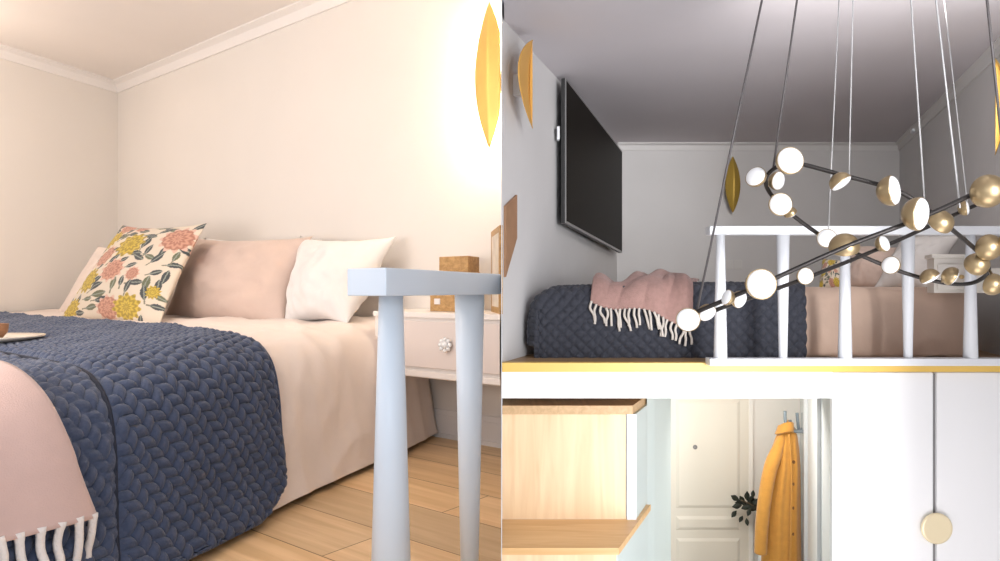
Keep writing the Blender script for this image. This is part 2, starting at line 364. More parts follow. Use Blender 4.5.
# ---------------------------------------------------------------- pillows
def pillow(name, c00, c10, c11, c01, T, m, parent=None, n=44, pinch=.05, seed=0, colfn=None, wrk=1.0):
    c = [Vector(x) for x in (c00, c10, c11, c01)]; cen = sum(c, Vector())/4
    nrm = (c[1]-c[0]).cross(c[3]-c[0]).normalized(); bm = bmesh.new(); lay = bm.verts.layers.float_vector.new('uvp')
    W = (c[1]-c[0]).length
    for side in (1, -1):
        def fn(u, v):
            p = c[0]*(1-u)*(1-v)+c[1]*u*(1-v)+c[2]*u*v+c[3]*(1-u)*v
            eu = 4*u*(1-u); ev = 4*v*(1-v)
            pu = (c[1]-c[0])*(.5-u)*pinch*2*ev*abs(2*u-1)**2+(c[3]-c[0])*(.5-v)*pinch*2*eu*abs(2*v-1)**2
            h = T*.62*(max(eu, 0)**.6)*(max(ev, 0)**.6)
            q = Vector((u*4+seed, v*4, side))
            rad = abs(noise.noise(Vector((u*9+v*3+seed, v*3-u*2, 4))))
            edg = (1-min(eu, ev))
            wv = wrk*(.16*noise.noise(q)+.09*noise.noise(q*2.7)-.16*edg*rad*1.6)
            return p+pu+nrm*side*(h*(1+wv*1.2))
        vs = grid_bm(bm, n, n, fn)
        for i_, row in enumerate(vs):
            for j_, v_ in enumerate(row): v_[lay] = Vector((i_/n, j_/n, 0))
    bmesh.ops.remove_doubles(bm, verts=bm.verts[:], dist=1e-5)
    o = from_bm(name, bm, m, parent, True)
    if colfn:
        me = o.data; at_ = me.color_attributes.new('pattern', 'FLOAT_COLOR', 'POINT')
        uvp = me.attributes['uvp'].data
        for i in range(len(me.vertices)): at_.data[i].color = (*colfn(uvp[i].vector.x, uvp[i].vector.y), 1)
    return o
tag(pillow('pillow', at(222, 322, 4.05), at(330, 322, 3.72), at(322, 239, 3.85), at(204, 238, 4.42), .16, M_whitep, seed=11), 'white pillow mostly hidden behind the rose pillow', 'pillow')
tag(pillow('pillow', at(283, 328, 3.40), at(347, 326, 3.12), at(397, 236, 3.38), at(300, 236, 3.72), .21, M_whitep, seed=3, pinch=.09), 'plump white pillow nearest the nightstand', 'pillow')
tag(pillow('pillow', at(160, 324, 4.02), at(285, 330, 3.36), at(313, 236, 3.62), at(196, 238, 4.22), .22, M_pinkp, seed=6, pinch=.06), 'rose beige pillow between the floral cushion and the white pillow', 'pillow')
tag(pillow('pillow', at(56, 313, 4.85), at(140, 322, 4.2), at(150, 244, 4.45), at(98, 246, 4.95), .14, M_duvet, seed=8), 'blush pillow peeking out behind the floral cushion', 'pillow')
FL = []; rr = random.Random(5)
flowers = [(.68, .42, .055, 1), (.90, .28, .05, 0), (.47, .72, .115, 0), (.22, .36, .10, 0), (.13, .10, .085, 0), (.13, .80, .09, 0), (.72, .12, .105, 0), (.88, .80, .12, 1), (.24, .60, .10, 1), (.46, .45, .095, 1), (.55, .10, .10, 1), (.18, .97, .09, 1), (.4, .97, .07, 1), (.04, .55, .07, 1), (.02,.3,.06,0)]
leaves = []
for i in range(150):
    x, y = rr.random(), rr.random()
    if all(math.hypot(x-f[0], y-f[1]) > f[2]*1.08 for f in flowers) and all(math.hypot(x-l[0], y-l[1]) > .062 for l in leaves):
        leaves.append((x, y, rr.uniform(-.4, 1.9), rr.uniform(.052, .074), rr.choice([0, 0, 0, 1])))
def floral(u, v):
    for fx, fy, fr, k in flowers:
        fr *= 1.25; dx, dy = u-fx, v-fy; r = math.hypot(dx, dy); an = math.atan2(dy, dx)
        if r < fr*(.88+.12*math.cos(an*11+fx*9)):
            t = r/fr; ring = .5+.5*math.sin(t*17+1.5*math.cos(an*11)+fx*20)
            if k == 0: A_, B_ = (.60, .43, .06), (.30, .21, .03)
            else: A_, B_ = (.58, .31, .22), (.36, .16, .11)
            if k == 1 and t > .8: return (.64, .42, .33)
            return tuple(A_[i]*ring+B_[i]*(1-ring) for i in range(3))
    for lx, ly, an, L, k in leaves:
        dx, dy = u-lx, v-ly; x = dx*math.cos(an)+dy*math.sin(an); y = -dx*math.sin(an)+dy*math.cos(an)
        if abs(x) < L and abs(y) < L*.42*(1-(x/L)**2):
            if abs(y) < .0045: return (.26, .28, .24)
            return (.05, .058, .062) if k == 0 else (.13, .14, .08)
        if abs(y) < .006 and -L*1.5 < x < 0: return (.2, .19, .13)
    return (.66, .57, .46)
fc = pillow('cushion', at(57, 322, 4.12), at(159, 329, 3.38), at(207, 223, 3.80), at(122, 225, 4.30), .15, attr_mat('floral_print', 'pattern'), n=210, seed=2, pinch=.05, colfn=floral, wrk=.6)
tag(fc, 'square cushion printed with mustard and pink flowers and dark leaves', 'cushion')

# plate on the quilt
def ring_plate(name, loc, prof_, m, parent=None): return lathe(name, prof_, loc, (0, 0, 1), m, parent, 40)
pp = at(-12, 339, 2.5); hitz = base(-1.6, 1.3).z
tr = S(-1.42, 1.16, 0); bz = base(-1.42, 1.2).z+.048
kx = (-13-500)/F
ap = a_at(-13, 1.12); pl0 = S(ap, 1.12, 0); bz = ztop(ap, 1.12)+.056
pl_ = lathe('plate', [(0, 0), (.11, 0), (.14, .006), (.172, .016), (.174, .021), (.13, .012), (.09, .008), (0, .008)], (pl0.x, pl0.y, bz), (0, 0, 1), M_plate, None, 44)
tag(pl_, 'cream round plate lying on the navy quilt at the left edge', 'plate')
bw = lathe('bowl', [(0, 0), (.045, 0), (.06, .02), (.064, .05), (.06, .05), (.05, .02), (0, .014)], (pl0.x-.0, pl0.y-.0, bz+.012), (0, 0, 1), M_brown, None, 30)
tag(bw, 'small brown bowl standing on the cream plate', 'bowl')

# ---------------------------------------------------------------- nightstand (left)
ns = empty('nightstand', S(-.2, -.1, ZF+.35))
tag(ns, 'white wall-hung nightstand with one drawer beside the blush bed', 'nightstand')
def nsplan(px0, px1, a0, a1): return [S(a0, b_at(px0, a0), 0)[:2], S(a0, b_at(px1, a0), 0)[:2], S(a1, b_at(px1, a1), 0)[:2], S(a1, b_at(px0, a0), 0)[:2]]
def nsbox(name, px0, px1, a0, a1, z0, z1, m, parent, bevel=.002):
    b_0 = b_at(px0, a0); P4 = [S(a0, b_0, 0)[:2], S(a0, b_at(px1, a0), 0)[:2], S(a1, b_at(px1, a1), 0)[:2], S(a1, b_0, 0)[:2]]
    return prism(name, P4, z0, z1, m, parent, bevel)
zt = CZ-.092; 
nsbox('top', 373, 500.2, -.42, -.005, zt-.022, zt, M_night, ns)
nsbox('carcass', 375, 500, -.405, -.02, zt-.27, zt-.022, M_night, ns)
dr = nsbox('drawer', 381, 499.8, -.42, -.405, zt-.225, zt-.036, M_nightF, ns)
nsbox('bottom', 373, 500.2, -.42, -.02, zt-.265, zt-.24, M_night, ns)
kb = S(-.42, b_at(447, -.42), zt-.125)
bmk = bmesh.new(); Mk = frame_of(kb, (-E1.x, -E1.y, 0))
lathe_bm(bmk, [(.008, 0), (.008, .012), (.014, .014), (.016, .026), (.0, .032)], Mk, 14)
for k in range(8):
    an = k*PI/4; q = Mk @ Matrix.Translation((.021*math.cos(an), .021*math.sin(an), .016)) @ Matrix.Rotation(an, 4, 'Z')
    lathe_bm(bmk, [(0, -.006), (.007, -.003), (.010, .004), (.006, .010), (0, .012)], q, 8)
kn = from_bm('knob', bmk, M_glassk, dr, True); kn['label'] = 'clear crystal flower knob'
# wooden box with lid
wb = empty('wooden_box', at(456, 300, 2.86)); 
tag(wb, 'small brown wooden box standing on the white nightstand behind the railing', 'box')
def nsb(px0, px1, aa, dd, z0, z1, m, name, parent): return prism(name, [S(aa, b_at(px0, aa), 0)[:2], S(aa, b_at(px1, aa), 0)[:2], S(aa+dd, b_at(px1, aa), 0)[:2], S(aa+dd, b_at(px0, aa), 0)[:2]], z0, z1, m, parent, .003)
zb1 = zrow(256, 2.95)
nsb(430, 468, -.26, .13, zt, zt+.17, M_oak, 'box_body', wb)
nsb(439, 468, -.255, .12, zt+.17, zb1, M_oak, 'lid', wb)
ck = nsb(434, 440, -.262, .003, zt+.03, zt+.055, M_whitep, 'tag', wb); ck['label'] = 'small white square label'
# picture frame, turned so that it is seen almost edge-on
pf = empty('picture_frame', at(495, 305, 2.7)); tag(pf, 'slim oak picture frame standing on the nightstand against the partition', 'picture frame')
fa = Vector(((491-500)/F*2.98, 2.98)); fb = Vector(((499.6-500)/F*2.66, 2.66)); fd = (fb-fa).normalized(); fn_ = Vector((fd.y, -fd.x))*.012
zf0, zf1 = zt, zrow(232, 2.98)
def fbar(t0, t1, z0, z1, m, name, th=1): 
    A, B = fa+(fb-fa)*t0, fa+(fb-fa)*t1
    return prism(name, [tuple(A), tuple(B), tuple(B-fn_*th), tuple(A-fn_*th)], z0, z1, m, pf)
fbar(0, .12, zf0, zf1, M_oak, 'frame_stile'); fbar(.88, 1, zf0, zf1, M_oak, 'frame_stile')
fbar(.12, .88, zf1-.025, zf1, M_oak, 'frame_rail'); fbar(.12, .88, zf0, zf0+.025, M_oak, 'frame_rail')
fbar(.12, .88, zf0+.025, zf1-.025, M_paper, 'print', .5)

# ---------------------------------------------------------------- bedroom railing
def post(name, x, y, z0, z1, r0, r1, m, parent, n=26):
    return lathe(name, [(r0, 0), (r0*.4+r1*.6, (z1-z0)*.6), (r1, z1-z0)], (x, y, z0), (0, 0, 1), m, parent, n)
rl = empty('railing', (-.15, 1.3, ZF)); tag(rl, 'pale blue-white railing with tapered round posts in front of the bed', 'railing')
Ya = 1.2; A0 = Vector((-.163*Ya, Ya)); DR = Vector((.397, 1)).normalized(); DE = Vector((-1.257, 1)).normalized()
W_ = .103; Lr = (-A0.x+.0015)/DR.x
L2 = (-(A0+DE*W_).x+.003)/DR.x
zr1 = CZ+.0385; zr0 = zr1-.049
prism('handrail', [tuple(A0), tuple(A0+DR*Lr), tuple(A0+DE*W_+DR*L2), tuple(A0+DE*W_)], zr0, zr1, M_rail, rl, .002)
def railpost(px, r0, r1):
    k = (px-500)/F; c = A0+DE*W_*.5; t = (k*c.y-c.x)/(DR.x-k*DR.y); q = c+DR*t
    post('post', q.x, q.y, ZF, zr0, r0, r1, M_rail, rl)
railpost(391, .042, .0225); railpost(469.5, .020, .035)

# ---------------------------------------------------------------- sconces
def sconce(name, center, nx, up_h, wl, wr_, label, depth=.05, light=0, stand=.10, group=None, side=None, m=M_gold, bulge=.05, trimx=None):
    """leaf-shaped brass plate: nx = unit vector out of the wall; side = unit vector along the wall"""
    e = empty(name, center); tag(e, label, 'wall lamp', group)
    c = Vector(center)+nx*stand; bm = bmesh.new()
    rows = []
    for i in range(33):
        t = -1+2*i/32; h = t*up_h/2; wv = (1-t*t)
        rows.append([bm.verts.new(c+Vector((0, 0, h))+side*(-(wl*wv)*(1-j/8) if j < 8 else (wr_*wv)*((j-8)/8))+nx*bulge*wv*(1-abs(j-8)/8)) for j in range(17)])
    if trimx:
        for rw in rows:
            for v_ in rw: v_.co.x = min(v_.co.x, trimx*v_.co.y)
    for a, b in zip(rows, rows[1:]):
        for j in range(16):
            try: bm.faces.new((a[j], a[j+1], b[j+1], b[j]))
            except Exception: pass
    bmesh.ops.remove_doubles(bm, verts=bm.verts[:], dist=1e-5)
    o = from_bm('brass_plate', bm, m, e, True); md = o.modifiers.new('t', 'SOLIDIFY'); md.thickness = .004
    q = Vector(center)
    bm = bmesh.new(); hexa(bm, [(lambda w_: Vector((min(w_.x, trimx*w_.y), w_.y, w_.z)) if trimx else w_)(q+side*sx*.022+Vector((0, 0, sz))+nx*sn) for sn in (0, stand+min(0, bulge)-.004) for sx, sz in ((-1, -.06), (1, -.06), (1, .06), (-1, .06))])
    from_bm('mount', bm, M_white, e)
    return e
n1 = Vector((-E1.x, -E1.y, 0)); s1 = Vector((-E2.x, -E2.y, 0))
# bedroom lamp beside the partition; its half beyond the corner is trimmed by the partition
scw = S(0, b_at(499, 0), zrow(82, 3.13))
sconce('wall_lamp', scw, n1, .63, .078, .085, 'tall golden leaf-shaped wall lamp glowing white above the nightstand', stand=.11, side=s1, bulge=.03, trimx=.0007)
for dz, pw in ((.18, 9.0), (-.18, 9.0)):
    d = bpy.data.lights.new('wall_lamp_glow', 'POINT'); d.energy = pw; d.color = (1, .86, .68); d.shadow_soft_size = .03
    o = bpy.data.objects.new('wall_lamp_glow', d); C.objects.link(o); o.location = scw+n1*.06-s1*.03+Vector((0, 0, dz))

# ---------------------------------------------------------------- loft shell (right)
ZP = zrow(362.5, 3.86); ZCR = CZ+1.50; DL = 3.516; WR = 2.895
struct(prism('wall_loft_back', [RR(-.0, DL, 0)[:2], RR(WR+.3, DL, 0)[:2], RR(WR+.3, DL+.12, 0)[:2], RR(0, DL+.12, 0)[:2]], ZP-.1, ZCR, M_wall2), 'grey back wall of the loft')
struct(prism('wall_loft_right', [RR(WR, -2.2, 0)[:2], RR(WR, DL, 0)[:2], RR(WR+.15, DL, 0)[:2], RR(WR+.15, -2.2, 0)[:2]], 0, ZCR, M_wall2), 'grey right wall of the loft')
struct(prism('ceiling_loft', [(.0028, 1.3), (RR(WR+.1, -2.2, 0).x, 1.3), RR(WR+.15, DL+.1, 0)[:2], (lw(7.17)-.02, 7.25), (lw(3.9)-.002, 3.9)], ZCR, ZCR+.1, M_ceil2), 'grey loft ceiling')
struct(cornice('trim_3', RR(0, DL, 0)[:2], RR(WR, DL, 0)[:2], (0, -1), M_trim2, ZCR, .07, .06), 'cornice on the loft back wall')
struct(cornice('trim_4', RR(WR, DL, 0)[:2], RR(WR, -2.2, 0)[:2], (-ER.y, ER.x), M_trim2, ZCR, .07, .05), 'cornice on the loft right wall')
ZB = zrow(398, 3.86)
struct(prism('floor_loft', [RR(.0, .03, 0)[:2], RR(WR, .03, 0)[:2], RR(WR, DL, 0)[:2], RR(0, DL, 0)[:2]], ZB+.02, ZP, M_plat), 'brown wood platform floor of the loft')
struct(prism('trim_5', rect(.0115, 2.9, 3.84, 3.9), zrow(372, 3.84), ZP+.001, M_edge, bevel=.002), 'yellow edging strip along the loft platform')
struct(prism('trim_6', rect(.0108, X_(832.4, 3.85), 3.85, 3.9), ZB, zrow(372, 3.84), M_gloss), 'white fascia under the loft edge')
struct(prism('floor_ground', rect(.011, 3.2, 1.3, 7.0), -.1, 0, M_ground), 'floor of the entrance below the loft')

# loft railing
lr = empty('railing', (2.2, 3.80, ZP)); tag(lr, 'white railing with alternately tapered posts along the loft edge', 'railing')
YR = 3.80
def X(px, Y): return (px-500)/F*Y
prism('handrail', rect(X(708, YR), X(1030, YR), YR-.035, YR+.05), zrow(235, YR), zrow(226.5, YR), M_white, lr, .003)
prism('base_rail', rect(X(708, YR), X(1030, YR), YR-.035, YR+.05), zrow(366, YR-.035), zrow(358, YR), M_white, lr, .003)
for i, px in enumerate((720.5, 783, 845, 908, 970.5)):
    r0, r1 = (.036, .022) if i % 2 == 0 else (.022, .034)
    post('post', X(px, YR), YR, zrow(358, YR), zrow(235, YR), r0, r1, M_white, lr)

# ---------------------------------------------------------------- loft bed with draped covers
HB = .402
def dp(t, r, ext, H):    # t: metres from the fold, negative = hanging. returns inset, drop
    if t > r: return t, 0.
    if t > -r*.57:
        an = (r-t)/(r*1.57)*PI/2; an = min(an, PI/2); return r-r*math.sin(an), r-r*math.cos(an)
    return -.012*math.sin((-t-r*.57)*9), min(H, r+(-t-r*.57))
def bed2(c, d, off=0):
    ci, cd_ = dp(c, .10, 0, HB-.012); di, dd_ = dp(d, .085, 0, HB-.012)
    z = ZP+HB-math.hypot(cd_, dd_) if max(cd_, dd_) < .1 else ZP+HB-max(cd_, dd_)
    z = max(z, ZP+.012)
    z -= .022*max(0, 1-max(0, c)/.7)*(z-ZP)/HB
    return RR(.10+ci, .325+di, z)
def bed2n(c, d, off):
    e = .006; n = (bed2(c+e, d)-bed2(c-e, d)).cross(bed2(c, d+e)-bed2(c, d-e))
    p = bed2(c, d)
    if n.length < 1e-9: n = Vector((-.5, -.5, .3))
    n.normalize()
    if n.dot(p-(RR(1.4, 1.1, ZP+.1))) < 0: n = -n
    return p+n*off
lb = empty('bed', RR(1.5, 1.1, ZP)); tag(lb, 'low loft bed behind the railing, under a slate quilt and a beige cover', 'bed')
def rbox(name, c0, c1, d0, d1, z0, z1, m, parent=None, bevel=0):
    return prism(name, [RR(c0, d0, 0)[:2], RR(c1, d0, 0)[:2], RR(c1, d1, 0)[:2], RR(c0, d1, 0)[:2]], z0, z1, m, parent, bevel)
rbox('bed_base', .20, 2.60, .37, 2.1, ZP, ZP+.18, M_maple_top, lb, .01)
rbox('mattress', .18, 2.62, .36, 2.12, ZP+.18, ZP+HB-.03, M_matt, lb, .05)
HS = .40
def wr2(c, d): return .010*noise.noise(Vector((c*3, d*3, 1)))+.007*(1-abs(noise.noise(Vector((c*5+d*2, d*4, 3))))*4)
cv = sheet('bed_cover', 150, 110, lambda u, v: bed2n(.9+1.68*u, -HS+2.15*v, .004+wr2(.9+1.68*u, -HS+2.15*v)), M_cover, thick=.012)
tag(cv, 'beige cotton cover on the pillow end of the loft bed', 'bed cover')
def puff2(a, s):
    k = .072; return .002+.021*(abs(math.sin(PI*(a+s)/k))*abs(math.sin(PI*(a-s)/k)))**.5
C1 = X(806, 4.13)-R0.x-.10-ER.x*.325
q2 = sheet('quilt', 300, 300, lambda u, v: (lambda c, d: bed2n(c, d, .018+.6*max(wr2(c, d), -.01)+puff2(c, d)))(-.28+(C1+.28)*u, -.37+2.1*v), M_quilt2, thick=.012)
tag(q2, 'dark slate diamond-stitched quilt on the loft bed left of the beige cover', 'quilt')
# dusty pink throw lying bunched on the slate quilt
t2 = empty('throw_blanket', RR(.6, .5, ZP+HB)); tag(t2, 'dusty pink throw bunched on the slate quilt in the loft', 'blanket')
cA = X(590, 4.15)-R0.x-.10-ER.x*.33; cB = X(691, 4.15)-R0.x-.10-ER.x*.33
def thp(u, v):
    d0 = -.03-.14*u-.02*math.sin(u*9)
    c = cA+(cB-cA)*u+.10*v*(1-u); d = d0+.95*v
    top = min(1, v/.18)
    bun = .050*abs(noise.noise(Vector((u*4+2, v*3, 3))))*2+.045*math.exp(-((u-.68)/.14)**2-((v-.3)/.2)**2)+.02*math.sin(u*14+v*6)*(.3+.7*top)
    return bed2n(c, d, .05+max(-.012, bun)*(.35+.65*top))
sheet('throw_panel', 90, 80, thp, M_throw2, t2, .014)
for i in range(22):
    u = .01+i*.0465; p0 = thp(min(u, .995), 0)+Vector((0, -.008, .004)); L = .10+.035*random.random(); sw = random.uniform(-.02, .035)
    pts = smooth_path([p0, p0+Vector((sw*.2+random.uniform(-.015, .015), -.006, -L*.35)), p0+Vector((sw*.7, -.006, -L*.7)), p0+Vector((sw, -.004, -L))], 4)
    tube('tassel', pts, .0075, M_fringe2, t2, 6)
# pillows of the loft bed
g2 = CZ
tag(pillow('cushion', at(818, 290, 4.9), at(846, 290, 4.75), at(852, 262, 4.95), at(822, 258, 5.1), .12, attr_mat('floral_print_loft', 'pattern'), n=70, seed=4, colfn=floral), 'small floral cushion on the beige loft bed behind the railing', 'cushion')
tag(pillow('pillow', at(838, 290, 5.15), at(893, 290, 4.95), at(897, 247, 5.1), at(850, 245, 5.3), .18, M_pinkp, seed=14), 'rose pillow leaning behind the small floral cushion in the loft', 'pillow')
tag(pillow('pillow', at(872, 290, 4.85), at(930, 290, 4.6), at(962, 234, 4.65), at(902, 236, 4.95), .2, mat('grey_white_cotton', (.62, .59, .57), .92, bump=.2, bscale=25), seed=17), 'tall greyish white pillow in the loft beside the rose pillow', 'pillow')
# loft nightstand
ln = empty('nightstand', at(960, 290, 4.0)); tag(ln, 'white wall-hung nightstand beside the head of the loft bed', 'nightstand')
Yn = 3.98
def xb(name, x0, x1, y0, y1, Y, dep, m, parent=None, bevel=.004): return prism(name, [(X(x0, Y), Y), (X(x1, Y), Y), (X(x1, Y)+ER.x*dep, Y+ER.y*dep), (X(x0, Y)+ER.x*dep, Y+ER.y*dep)], zrow(y1, Y), zrow(y0, Y), m, parent, bevel)
M_nl = mat('loft_nightstand_paint', (.80, .75, .68), .45)
xb('body', 934, 986, 258, 293, Yn, .17, M_nl, ln)
xb('top', 932, 988, 254, 258, Yn-.01, .18, M_nl, ln)
xb('wall_rail', 986, 1010, 268, 284, Yn+.13, .03, M_nl, ln)
dn = xb('drawer', 938, 982, 264, 290, Yn-.012, .012, M_nl, ln)
lathe('knob', [(.006, 0), (.012, .012), (.012, .02), (0, .024)], at(960, 277, Yn-.012), (0, -1, 0), M_brass, dn, 14)

# television
tv = empty('television', at(590, 165, 5.8)); tag(tv, 'large black flat television on the grey left wall of the loft', 'television')
def tvP(px0, py0, py1, Y): return at(px0, py0, Y), at(px0, py1, Y)
nT, nB = tvP(565, 78, 223, 4.85); fT, fB = tvP(621.5, 151, 253, 6.85)
dT = (fT-nT).normalized(); nv = Vector((-dT.y, dT.x, 0)).normalized()*.055     # towards the wall
def panel(name, ins, o0, o1, m, parent):
    def q(t, s): return (nB*(1-t)+fB*t)*(1-s)+(nT*(1-t)+fT*t)*s
    i = ins; k = [q(i, i*2), q(1-i, i*2), q(1-i, 1-i*2), q(i, 1-i*2)]
    bm = bmesh.new(); hexa(bm, [p+nv*o0 for p in k]+[p+nv*o1 for p in k]); return from_bm(name, bm, m, parent)
panel('housing', 0, 0, .5, M_bezel, tv); panel('bezel', 0, -.12, 0, M_silver, tv); panel('screen', .008, -.15, -.12, M_screen, tv)
cT = (nB*.72+fB*.28)*.5+(nT*.72+fT*.28)*.5+nv
br_ = bmesh.new(); 
yw = cT.y-.1; wpt = Vector((lw(yw), yw, cT.z))
tube_bm(br_, [cT, cT*.5+wpt*.5+Vector((0, -.06, 0)), wpt], .02, 8); from_bm('wall_bracket', br_, M_bezel, tv)
bx0 = at(558.5, 133, 4.83)
hexobj('bracket_cover', [bx0+Vector((sx*.008, y_, sz*.045)) for y_ in (0, .05) for sx, sz in ((-1, -1), (1, -1), (1, 1), (-1, 1))], M_white, tv)

# loft wall lamps
nl = Vector((ER.y, -ER.x, 0)); sl = Vector((ER.x, ER.y, 0))
yc = 4.06
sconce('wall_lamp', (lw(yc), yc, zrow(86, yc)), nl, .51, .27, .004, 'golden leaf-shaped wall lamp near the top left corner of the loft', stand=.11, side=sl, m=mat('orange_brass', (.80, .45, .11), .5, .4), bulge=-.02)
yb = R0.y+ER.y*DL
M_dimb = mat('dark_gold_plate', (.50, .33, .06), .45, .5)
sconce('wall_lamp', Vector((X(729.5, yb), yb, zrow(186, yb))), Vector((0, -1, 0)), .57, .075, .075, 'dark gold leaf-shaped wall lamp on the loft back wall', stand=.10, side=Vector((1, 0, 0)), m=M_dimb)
yr = 5.0; xw = RR(WR, 0, 0).x+ER.x/ER.y*(yr-R0.y)
ys = 4.02; xr = RR(WR, 0, 0).x+ER.x/ER.y*(ys-R0.y)
nr = Vector((-ER.y, ER.x, 0))
sconce('wall_lamp', Vector((xr, ys, zrow(105, ys))), nr, .56, .20, .004, 'golden leaf-shaped wall lamp on the loft right wall at the right edge', stand=.10, side=sl, m=M_gold, bulge=-.05)
# small fittings
sk = empty('wall_socket', at(733, 264, yb)); tag(sk, 'pale double wall socket on the loft back wall', 'socket')
for px in (729, 738): xb('socket_plate', px-4, px+4, 260, 269, yb-.012, .012, M_plast, sk, .002)
yq = 6.45; xq = RR(WR, 0, 0).x+ER.x/ER.y*(yq-R0.y)
sen = hexobj('wall_sensor', [Vector((xq, yq, zrow(126, yq)))+nr*o+sl*s_*.05+Vector((0, 0, z_*.06)) for o in (0, .04) for s_, z_ in ((-1, -1), (1, -1), (1, 1), (-1, 1))], M_white, None, .008)
tag(sen, 'small white sensor box high on the loft right wall', 'sensor')
# wooden board on the left wall of the loft
wpn = [at(502.6, 206, 3.885), at(502.6, 277, 3.885), at(516, 238, 4.12), at(516, 195, 4.12)]
woff = Vector((.012, -.0, 0))
wpn = [Vector((lw(3.885)+.001, 3.885, zrow(y_, 3.885))) for y_ in (206, 277)]+[Vector((lw(4.07)+.001, 4.07, zrow(y_, 4.07))) for y_ in (238, 195)]
hexobj('wooden_board', wpn+[p+nl*.014 for p in wpn], mat('tan_board', (.36, .20, .11), .6, var=.08, vscale=12))
tag(bpy.data.objects['wooden_board'], 'slanted tan wooden panel on the grey wall left of the loft bed', 'panel')

# ---------------------------------------------------------------- below the loft
cabR = empty('wardrobe', (2.2, 3.9, 0)); tag(cabR, 'tall white wardrobe with a round brass pull below the loft', 'wardrobe')
Yw = 3.86
gx0, gx1 = X(932.8, Yw), X(936.6, Yw)
prism('door', rect(X(832.5, Yw), gx0, Yw, Yw+.03), .02, zrow(372.5, Yw), M_gloss, cabR)
dd = prism('door', rect(gx1, 2.9, Yw, Yw+.03), .02, zrow(372.5, Yw), M_gloss, cabR)
prism('finger_groove', rect(gx0, gx1, Yw+.014, Yw+.03), .02, zrow(374, Yw), M_groove, cabR)
prism('carcass', [(X(834, Yw), Yw+.03), (2.88, Yw+.03), (2.98, 4.45), (X(834, 4.45), 4.45)], 0, ZB+.0, M_gloss, cabR)
kn = lathe('pull', [(.02, 0), (.02, .014), (.083, .016), (.085, .02), (.085, .028), (.079, .033), (.07, .0315), (.02, .031), (0, .031)], at(934, 527, Yw), (0, -1, 0), mat('satin_gold', (.95, .82, .56), .35, .45, bump=.3, bscale=6), dd, 48)
kn['label'] = 'round brass disc pull'

# storage steps
st = empty('storage_steps', (.3, 3.9, 0)); tag(st, 'pale maple stepped storage unit with two treads under the loft', 'steps')
Da = 4.0; Db = 3.55; z1_ = zrow(405, Da); z2_ = zrow(519, Da)
xa = X(632, Da); xl = lambda Y: .0029*Y
def plan(Yn_, Yf_, xn, slope=.40): return [(xl(Yn_)+.001, Yn_), (xn, Yn_), (xn+slope*(Yf_-Yn_), Yf_), (xl(Yf_)+.004, Yf_)]
prism('upper_tread', plan(Da-.02, 4.7, xa, .42), z1_-.05, z1_, M_mapleedge, st, .002)
prism('upper_front', [(xl(Da)+.001, Da), (X(626, Da), Da), (X(626, Da), Da+.02), (xl(Da)+.01, Da+.02)], z2_, z1_-.05, M_maple, st)
prism('side_panel', [(X(628, Da), Da-.004), (X(636, Da), Da-.004), (X(636, Da)+.42*.7, Da+.7), (X(628, Da)+.42*.7, Da+.7)], 0, z1_-.05, M_mint, st)
prism('edge_strip', rect(X(626.5, Da), X(636, Da), Da-.012, Da-.004), z2_, z1_-.05, M_white, st)
slp = .44
prism('lower_tread', [(xl(Db), Db), (X(619, Db), Db), (X(619, Db)+slp*.72, Db+.72), (X(600, Db)+slp*.72, Db+.72), (X(600, Db)+slp*.46, Da-.001), (xl(Da)+.0, Da-.001)], z2_-.035, z2_, M_maple_top, st, .001)
prism('lower_front', [(xl(Db), Db+.012), (X(619, Db)-.012, Db+.012), (X(619, Db)-.012, Db+.03), (xl(Db)+.0005, Db+.03)], 0, z2_-.035, M_maple, st)
prism('side_panel', [(X(619, Db)-.015, Db+.02), (X(619, Db)-.005, Db+.02), (X(619, Db)-.005+slp*.68, Db+.7), (X(619, Db)-.015+slp*.68, Db+.7)], 0, z2_-.035, M_mint, st)
# hall
YH = 6.5
struct(prism('wall_hall_left', [(X(647, 4.3), 4.3), (X(655, 4.45), 4.45), (X(671, 4.9), 4.9), (X(671, 4.9)-.05, 4.95), (X(640, YH), YH), (X(620, YH), YH), (X(640, 4.6), 4.6)], 0, ZB+.02, M_mint), 'pale mint side panel of the entrance')
struct(prism('wall_hall_back', rect(X(640, YH), X(830, YH), YH, YH+.1), 0, ZB+.02, M_hall), 'pale entrance wall')
struct(prism('wall_hall_right', [(X(833, 4.5), 4.5), (X(833, 4.5)+.05, 4.5), (X(800, YH)+.1, YH), (X(800, YH), YH)], 0, ZB+.02, M_hallr), 'pale grey side wall of the entrance')
dn_ = empty('door_1', (X(700, YH), YH, 0)); struct(dn_, 'cream entrance door with a dark peephole')
prism('door_leaf', rect(X(650, YH), X(748, YH), YH-.045, YH-.001), 0, ZB+.0, M_door, dn_)
for y0, y1 in ((400, 508), (516, 530), (538, 640)):
    fr = bmesh.new()
    Yq = YH-.045
    hexa(fr, [Vector((X(a_, Yq), Yq-d_, zrow(b_, Yq))) for d_, i_ in ((0, 0), (.012, 3)) for a_, b_ in ((676+i_, y1-i_), (740-i_, y1-i_), (740-i_, y0+i_), (676+i_, y0+i_))])
    from_bm('door_panel', fr, M_door, dn_)
lathe('peephole', [(.020, 0), (.020, .008), (.009, .012), (0, .012)], at(695, 447, YH-.057), (0, -1, 0), M_groove, dn_, 18)
prism('casing', rect(X(747, YH), X(751, YH), YH-.05, YH), 0, ZB, M_hall, dn_)
dr2 = struct(empty('door_2', (X(815, 5), 5, 0)), 'pale grey casing on the entrance side wall')
def hr(Y): return X(833, 4.5)+(X(800, YH)-X(833, 4.5))*(Y-4.5)/(YH-4.5)
